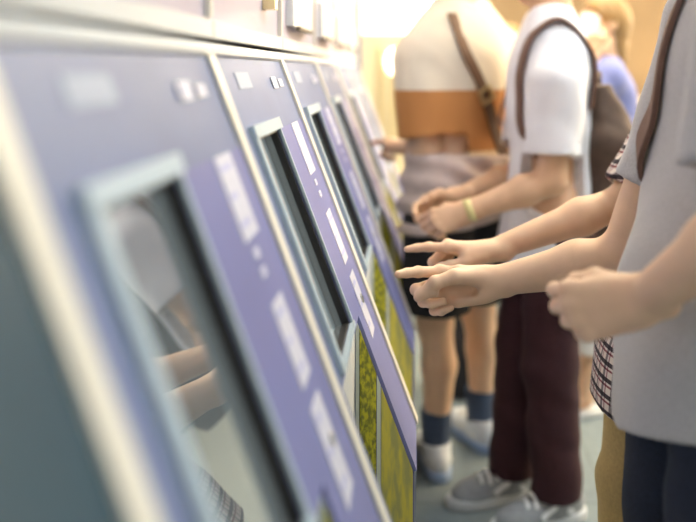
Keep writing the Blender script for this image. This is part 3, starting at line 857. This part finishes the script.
U_S0, U_S1 = .075, .275                 # glass opening along the row
U_R1 = .375                             # far end of the lower recess
V_S0, V_S1 = .150, .505                 # glass opening down the slope
V_R0 = .525                             # recess starts
XF, ZF = FP(0, VEND, 0)[0], FP(0, VEND, 0)[2]
XB = -.101                              # back of the lower recess
ZR = FP(0, V_R0, 0)[2]
WID = .6
def machine(y0, label, dark=False):
    m = thing('ticket_machine', (-.30, y0 + .3, 0), label, 'ticket machine', 'ticket machines in the row')
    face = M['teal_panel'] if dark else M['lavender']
    g = .004
    a, b = y0 + g, y0 + WID - g
    bm = bmesh.new()
    fbox(bm, a, b, .022, V_S0, -.05, 0)                              # header
    fbox(bm, a, y0 + U_S0, V_S0, V_R0, -.05, 0)                      # near margin
    fbox(bm, y0 + U_S0, y0 + U_S1, V_S1, V_R0, -.05, 0)              # sill below the glass
    fbox(bm, a, y0 + .040, V_R0, VEND, -.05, 0)                      # near arm of the recess
    from_bm('fascia', bm, face, m, bevel=.0015)
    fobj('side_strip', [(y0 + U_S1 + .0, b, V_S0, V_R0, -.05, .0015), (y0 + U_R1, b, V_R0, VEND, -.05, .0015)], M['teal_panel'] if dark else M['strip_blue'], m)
    bm = bmesh.new()                                                 # carcass behind and below
    prism(bm, [(-.62, .0), (-.62, 1.30), (TX - .06, 1.30), FP(0, .03, -.051)[::2], (XB - .015, FP(0, V_R0 + .05, -.06)[2]), (XB - .015, .10), (-.02, .10), (-.02, 0)], a, b)
    from_bm('carcass', bm, M['gap'], m)
    # recess: cheeks, ribbed back, tray floor, printed boards
    for nm, yy0, yy1 in (('near_cheek', a, y0 + .040), ('far_cheek', y0 + U_R1, b)):
        bm = bmesh.new()
        prism(bm, [(XB - .014, ZR - .01), FP(0, V_R0, -.052)[::2], FP(0, VEND, -.052)[::2], (XF - .004, ZF - .005), (XF - .004, .08), (XB - .014, .08)], yy0, yy1)
        from_bm(nm, bm, M['strip_blue'], m)
    back = box_obj('recess_back', (XB - .012, y0 + .040, .12), (XB, y0 + U_R1, ZR - .012), M['tray_white'], m)
    # printed boards on the far cheek, facing along the row
    yb = y0 + U_R1
    zsl = lambda x: ZF + (x - XF) * SL[2] / SL[0]
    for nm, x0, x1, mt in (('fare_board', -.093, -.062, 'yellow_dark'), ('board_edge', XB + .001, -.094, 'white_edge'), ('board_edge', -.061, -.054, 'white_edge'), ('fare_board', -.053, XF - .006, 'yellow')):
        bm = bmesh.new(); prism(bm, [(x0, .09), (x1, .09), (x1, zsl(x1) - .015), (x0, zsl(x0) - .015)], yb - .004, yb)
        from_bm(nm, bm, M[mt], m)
    box_obj('recess_floor', (XB, y0 + .040, .10), (XF - .006, y0 + U_R1, .12), M['steel'], m)
    box_obj('edge_guard', (XF - .005, y0 + .40, .09), (XF, b, ZF - .012), M['steel'], m, .001)
    bm = bmesh.new(); fbox(bm, a, b, VEND, VEND + .010, -.05, .0)
    # glass set back inside a dark well
    fobj('screen_well', [(y0 + U_S0 + .006, y0 + U_S1 - .006, V_S0 - .012, V_S0 + .004, -.018, -.001),
                         (y0 + U_S0 + .006, y0 + U_S1 - .006, V_S1 - .004, V_S1 + .006, -.018, -.001),
                         (y0 + U_S1 - .006, y0 + U_S1 + .002, V_S0 - .008, V_S1 + .006, -.018, -.001),
                         (y0 + U_S0 - .002, y0 + U_S0 + .006, V_S0 - .008, V_S1 + .006, -.018, -.001)], M['charcoal'], m, 0)
    fobj('screen', [(y0 + U_S0, y0 + U_S1, V_S0, V_S1, -.026, -.013)], M['glass'], m, 0)
    e = .020
    fobj('screen_bezel', [(y0 + U_S0 - e, y0 + U_S1 + .008, V_S0 - e, V_S0, 0, .010), (y0 + U_S0 - e, y0 + U_S1 + .008, V_S1, V_S1 + .008, 0, .008),
                          (y0 + U_S0 - e, y0 + U_S0, V_S0, V_S1, 0, .008), (y0 + U_S1 + .0, y0 + U_S1 + .008, V_S0, V_S1, 0, .006)], M['bezel'], m, .003)
    # rail along the top edge and cream strip on the far joint
    bm = bmesh.new()
    prism(bm, [FP(0, 0.000, -.05)[::2], FP(0, -.002, -.004)[::2], FP(0, .002, .004)[::2], FP(0, .010, .007)[::2], FP(0, .018, .004)[::2], FP(0, .021, -.01)[::2], FP(0, .021, -.05)[::2]], a - .003, b + .003)
    from_bm('top_rail', bm, M['lip'], m)
    fobj('joint_strip', [(y0 + WID - .034, y0 + WID - .0005, .02, VEND, -.02, .006)], M['cream_trim'], m, .002)
    # stickers on the side strip
    for (u0, u1, v0, v1) in () if dark else ((.385, .435, .055, .078), (.455, .500, .060, .076), (.42, .50, .150, .255), (.44, .465, .268, .280), (.44, .465, .292, .304), (.43, .495, .335, .44), (.43, .495, .465, .59)):
        st = fobj('sticker', [(y0 + u0, y0 + u1, v0, v1, .0015, .0027)], M['label'], m, 0)
        nl = 3 if v1 - v0 > .05 else 1
        for q in range(nl):
            fobj('sticker_print', [(y0 + u0 + .006, y0 + u0 + .006 + (u1 - u0 - .012) * random.uniform(.5, 1), v0 + (v1 - v0) * (q + .35) / nl, v0 + (v1 - v0) * (q + .55) / nl, .0027, .0031)], M['label_print'], st, 0)
    fobj('sticker', [(y0 + .10, y0 + .20, .045, .072, 0, .0012)], M['faint'], m, 0)
    # coin slot below the stickers and lock
    bm = bmesh.new(); c = FP(y0 + .47, .52, .0015)
    mtx = Matrix.Translation(c) @ Vector(NL).to_track_quat('Z', 'Y').to_matrix().to_4x4()
    bmesh.ops.create_cone(bm, cap_ends=True, segments=20, radius1=.010, radius2=.009, depth=.008, matrix=mtx)
    from_bm('lock', bm, M['steel'], m, bevel=.001)
    # lower front door between the recess floor and the plinth
    box_obj('plinth', (-.60, a, 0), (-.03, b, .085), M['charcoal'], m)
    return m
names = ['ticket machine with blank teal fascia at the left edge, nearest', 'blue ticket machine whose big screen mirrors the people, nearest full one',
         'lavender ticket machine second along, with olive fare board below its screen', 'lavender ticket machine third along, behind the two pointing hands',
         'lavender ticket machine fourth along the row, narrow dark screen', 'lavender ticket machine fifth along the row, beside the banded jersey',
         'lavender ticket machine sixth and last, at the far end of the row']
Y0 = [-.10 + .6 * i for i in range(7)]
for i, y in enumerate(Y0): machine(y, names[i], dark=(i == 0))

# upper cabinets
up_names = ['blank gray upper cabinet over the nearest machine at the left edge', 'gray upper cabinet above the big mirroring screen', 'upper cabinet above the second lavender machine, with wide pale notice',
            'upper cabinet with a flap box, above the third lavender machine', 'upper cabinet above the fourth lavender machine', 'upper cabinet above the fifth lavender machine', 'upper cabinet at the far end of the row']
for i, y in enumerate(Y0):
    m = thing('upper_cabinet', (-.30, y + .3, 1.352), up_names[i], 'cabinet', 'upper cabinets over the machines')
    bm = bmesh.new(); box(bm, (-.62, y + .004, 1.352), (-.279, y + WID - .004, 2.15)); from_bm('cabinet_body', bm, M['panel_gray'], m, bevel=.004)
    bm = bmesh.new(); box(bm, (-.30, y + .003, 1.344), (-.270, y + WID - .003, 1.368)); from_bm('lower_rail', bm, M['lip'], m, bevel=.006, seg=3)
    box_obj('edge_strip', (-.279, y + WID - .017, 1.372), (-.270, y + WID - .004, 2.15), M['cream_trim'], m, .002)
    if i != 1:
        nb = box_obj('notice', (-.279, y + .12, 1.43 if i != 3 else 1.45), (-.277, y + .34, 1.60), M['label'], m)
    if i >= 3:
        fb_ = box_obj('flap_box', (-.279, y + .10, 1.40), (-.262, y + .44, 1.50), M['lip'], m, .003)
        box_obj('flap_handle', (-.262, y + .14, 1.392), (-.252, y + .38, 1.400), M['gap'], fb_)
    if i == 2:
        box_obj('hook', (-.279, y + .41, 1.415), (-.255, y + .445, 1.44), M['brass'], m, .003)
# end panel of the row
box_obj('trim_1', (-.66, 4.112, 0), (-.25, 4.16, 2.15), M['lavender'])['kind'] = 'structure'

# ------------------------------------------------------------------ the hall
def tiles(name, c1, c2, size, rough):
    m, nt, b = new_mat(name); b.inputs['Roughness'].default_value = rough
    tc = N(nt, 'ShaderNodeTexCoord')
    bk = N(nt, 'ShaderNodeTexBrick', offset=0.0); bk.inputs['Scale'].default_value = 1.0
    bk.inputs['Brick Width'].default_value = size; bk.inputs['Row Height'].default_value = size
    bk.inputs['Mortar Size'].default_value = .004
    bk.inputs['Color1'].default_value = (*c1, 1); bk.inputs['Color2'].default_value = (*c2, 1); bk.inputs['Mortar'].default_value = (*(np.array(c1) * .7), 1)
    nt.links.new(tc.outputs['Object'], bk.inputs['Vector'])
    nz = N(nt, 'ShaderNodeTexNoise', i_Scale=25.0, i_Detail=5.0); nt.links.new(tc.outputs['Object'], nz.inputs['Vector'])
    mx = N(nt, 'ShaderNodeMix', data_type='RGBA', blend_type='MULTIPLY'); mx.inputs[0].default_value = .35
    nt.links.new(bk.outputs['Color'], mx.inputs[6]); nt.links.new(nz.outputs['Fac'], mx.inputs[7])
    nt.links.new(mx.outputs[2], b.inputs['Base Color'])
    return m
M['floor'] = tiles('gray stone tiles', (0.22, 0.275, 0.30), (0.20, 0.25, 0.28), .6, .75)
M['ceil'] = plain('white ceiling', (0.80, 0.80, 0.80), 0.9)
M['tan_wall'] = plain('tan stone wall', (0.30, 0.215, 0.13), 0.7, noise=.12, scale=3)
M['pale_wall'] = plain('pale wall', (0.62, 0.64, 0.68), 0.7, noise=.03, scale=3)
M['cream_col'] = plain('cream column cladding', (0.74, 0.66, 0.46), 0.5, noise=.05, scale=4)
def struct(name, lo, hi, mat):
    o = box_obj(name, lo, hi, mat); o['kind'] = 'structure'; return o
struct('floor', (-.70, -2.5, -.1), (5.0, 8.1, 0), M['floor'])
struct('ceiling', (-.70, -2.5, 2.90), (5.0, 8.1, 3.0), M['ceil'])
struct('wall_left', (-.80, -2.5, 0), (-.70, 8.1, 2.9), M['pale_wall'])
struct('wall_right', (5.0, -2.5, 0), (5.1, 8.1, 2.9), M['pale_wall'])
struct('wall_back', (-.8, -2.6, 0), (5.1, -2.5, 2.9), M['pale_wall'])
struct('wall_far', (-.8, 8.1, 0), (5.1, 8.2, 2.9), M['tan_wall'])
# the wall over the cabinets
struct('trim_2', (-.70, -2.5, 2.152), (-.30, 4.16, 2.9), M['pale_wall'])

# light box on the far wall, its warm tubes blowing out
lb = thing('light_box', (-.1, 8.0, 1.9), 'blazing warm light box at the far end, top of the picture', 'light box')
box_obj('box_frame', (-.68, 7.95, 1.60), (.36, 8.10, 2.70), M['steel'], lb, .01)
box_obj('lit_face', (-.66, 7.935, 1.63), (.33, 7.95, 2.67), emit('warm lit face', (1.0, 0.83, 0.52), 5.0), lb)
bm = bmesh.new(); bmesh.ops.create_cone(bm, cap_ends=True, segments=20, radius1=.07, radius2=.07, depth=.62, matrix=Matrix.Translation((-.12, 7.86, 2.02)) @ Matrix.Rotation(PI / 2, 4, 'Y'))
from_bm('lamp_tube', bm, emit('white hot tube', (1.0, .90, .70), 70.0), lb, smooth=True)
for tx in (-.45, .21): box_obj('tube_bracket', (tx - .02, 7.84, 1.98), (tx + .02, 7.94, 2.06), M['steel'], lb)
# a freestanding cream kiosk past the machines
kx, ky = -.20, 5.6
ks = thing('kiosk', (kx, ky, 0), 'cream freestanding kiosk just beyond the end of the machine row', 'kiosk')
box_obj('kiosk_body', (kx - .32, ky, 0), (kx + .20, ky + .4, 1.56), M['cream_col'], ks, .02)
box_obj('kiosk_plinth', (kx - .30, ky - .01, 0), (kx + .18, ky + .01, .10), M['steel'], ks, .003)
for x0 in (-.02, .07): box_obj('side_rail', (kx + x0, ky - .02, .30), (kx + x0 + .03, ky, 1.45), M['brass'], ks, .004)
bm = bmesh.new(); bmesh.ops.create_uvsphere(bm, u_segments=20, v_segments=12, radius=.075, matrix=Matrix.Translation((kx + .09, ky - .03, 1.36)) @ Matrix.Diagonal((.8, .4, 1.2, 1)))
from_bm('globe_lamp', bm, emit('warm lamp glass', (1.0, .88, .62), 5.0), ks, smooth=True)
# low dark counter across the far end
ct = thing('counter', (.9, 7.6, 0), 'long dark counter standing along the far tan wall', 'counter')
box_obj('counter_body', (.05, 7.3, .0), (3.2, 7.75, .98), M['charcoal'], ct, .01)
box_obj('counter_top', (.0, 7.25, .98), (3.25, 7.80, 1.03), M['cream_col'], ct, .008)
# a black bag on the floor
gb = thing('holdall', (.24, 3.25, 0), 'black bag standing on the floor behind the bare legs in navy socks', 'bag')
f_ = Field((.05, 3.0, -.02), (.45, 3.5, .55), .006)
f_.loft([(.004, .24, 3.25, .10, .13), (.06, .24, 3.25, .11, .14), (.22, .24, 3.25, .105, .135), (.33, .24, 3.25, .07, .12)], (0, 1, 0), (1, 0, 0), 0, 3.2)
f_.warp(wrinkle(91, .004)); f_.cut((0, 0, .002), (0, 0, -1))
mesh_obj('bag_body', [f_.mesh()], M['shorts'], gb, 1)
for o_ in (-.05, .05):
    ribbon('handle', [(.17, 3.25 + o_, .30), (.18, 3.25 + o_, .40), (.24, 3.25 + o_, .44), (.30, 3.25 + o_, .40), (.31, 3.25 + o_, .30)], [(-1, 0, .2), (-1, 0, 1), (0, 0, 1), (1, 0, 1), (1, 0, .2)], .022, .005, M['dark_web'], gb)
# unseen ceiling lights, added to light the people and machines
E1 = emit('cool white diffuser', (0.86, 0.94, 1.0), 14.0)
E2 = emit('warm white diffuser', (1.0, 0.85, 0.60), 22.0)
E3 = emit('dim cool diffuser', (0.70, 0.86, 1.0), 3.2)
spots = [(1.05, .1, E3, 'dim'), (1.05, 1.55, E1, 'cool'), (.95, 2.62, E2, 'warm'), (2.6, .1, E3, 'dim'), (2.6, 1.8, E1, 'cool'), (1.05, -1.5, E3, 'dim'),
         (.75, 3.72, E2, 'warm'), (.75, 5.3, E2, 'warm'), (2.6, 3.6, E2, 'warm'), (2.6, 5.2, E2, 'warm')]
# added to warm the far machines: unseen glowing window on the right wall
wn = thing('added_fill_panel', (5.0, 4.9, 1.9), 'unseen added warm glowing window high in the right wall', 'fill panel')
box_obj('fill_panel_frame', (4.93, 3.1, 1.05), (5.0, 6.9, 2.75), M['cream_col'], wn, .01)
box_obj('fill_panel_face', (4.91, 3.2, 1.15), (4.93, 6.8, 2.65), emit('added warm glow', (1.0, 0.78, 0.50), 15.0), wn)
for i, (x, y, mt, nm) in enumerate(spots):
    l = thing('added_ceiling_light', (x, y, 2.88), 'unseen added ceiling light panel with %s white diffuser over the hall' % nm, 'ceiling light', 'added ceiling light panels, %s white' % nm)
    bm = bmesh.new()
    for q in ((x - .34, y - .5, x + .34, y - .46), (x - .34, y + .46, x + .34, y + .5), (x - .34, y - .46, x - .30, y + .46), (x + .30, y - .46, x + .34, y + .46)):
        box(bm, (q[0], q[1], 2.86), (q[2], q[3], 2.90))
    from_bm('frame', bm, M['lip'], l)
    box_obj('diffuser', (x - .30, y - .46, 2.875), (x + .30, y + .46, 2.899), mt, l)

# ------------------------------------------------------------------ camera, world, colour
cam = bpy.data.cameras.new('camera'); co = bpy.data.objects.new('camera', cam); COL.objects.link(co)
co.location = (0, 0, H); co.rotation_euler = (PI / 2, 0, 0)
cam.sensor_width = 36; cam.sensor_fit = 'HORIZONTAL'; cam.lens = FPX * 36 / 696
cam.shift_x = -(CX - 348) / 696; cam.shift_y = -(261 - CY) / 696
cam.clip_start = .02
cam.dof.use_dof = True; cam.dof.focus_distance = 1.48; cam.dof.aperture_fstop = 1.4
sc.camera = co
w = bpy.data.worlds.new('world'); sc.world = w; w.use_nodes = True
w.node_tree.nodes['Background'].inputs[0].default_value = (.8, .88, 1, 1); w.node_tree.nodes['Background'].inputs[1].default_value = .3
vs = sc.view_settings
vs.view_transform = 'Standard'; vs.look = 'None'; vs.gamma = 1.0; vs.use_curve_mapping = False; vs.exposure = 0.25
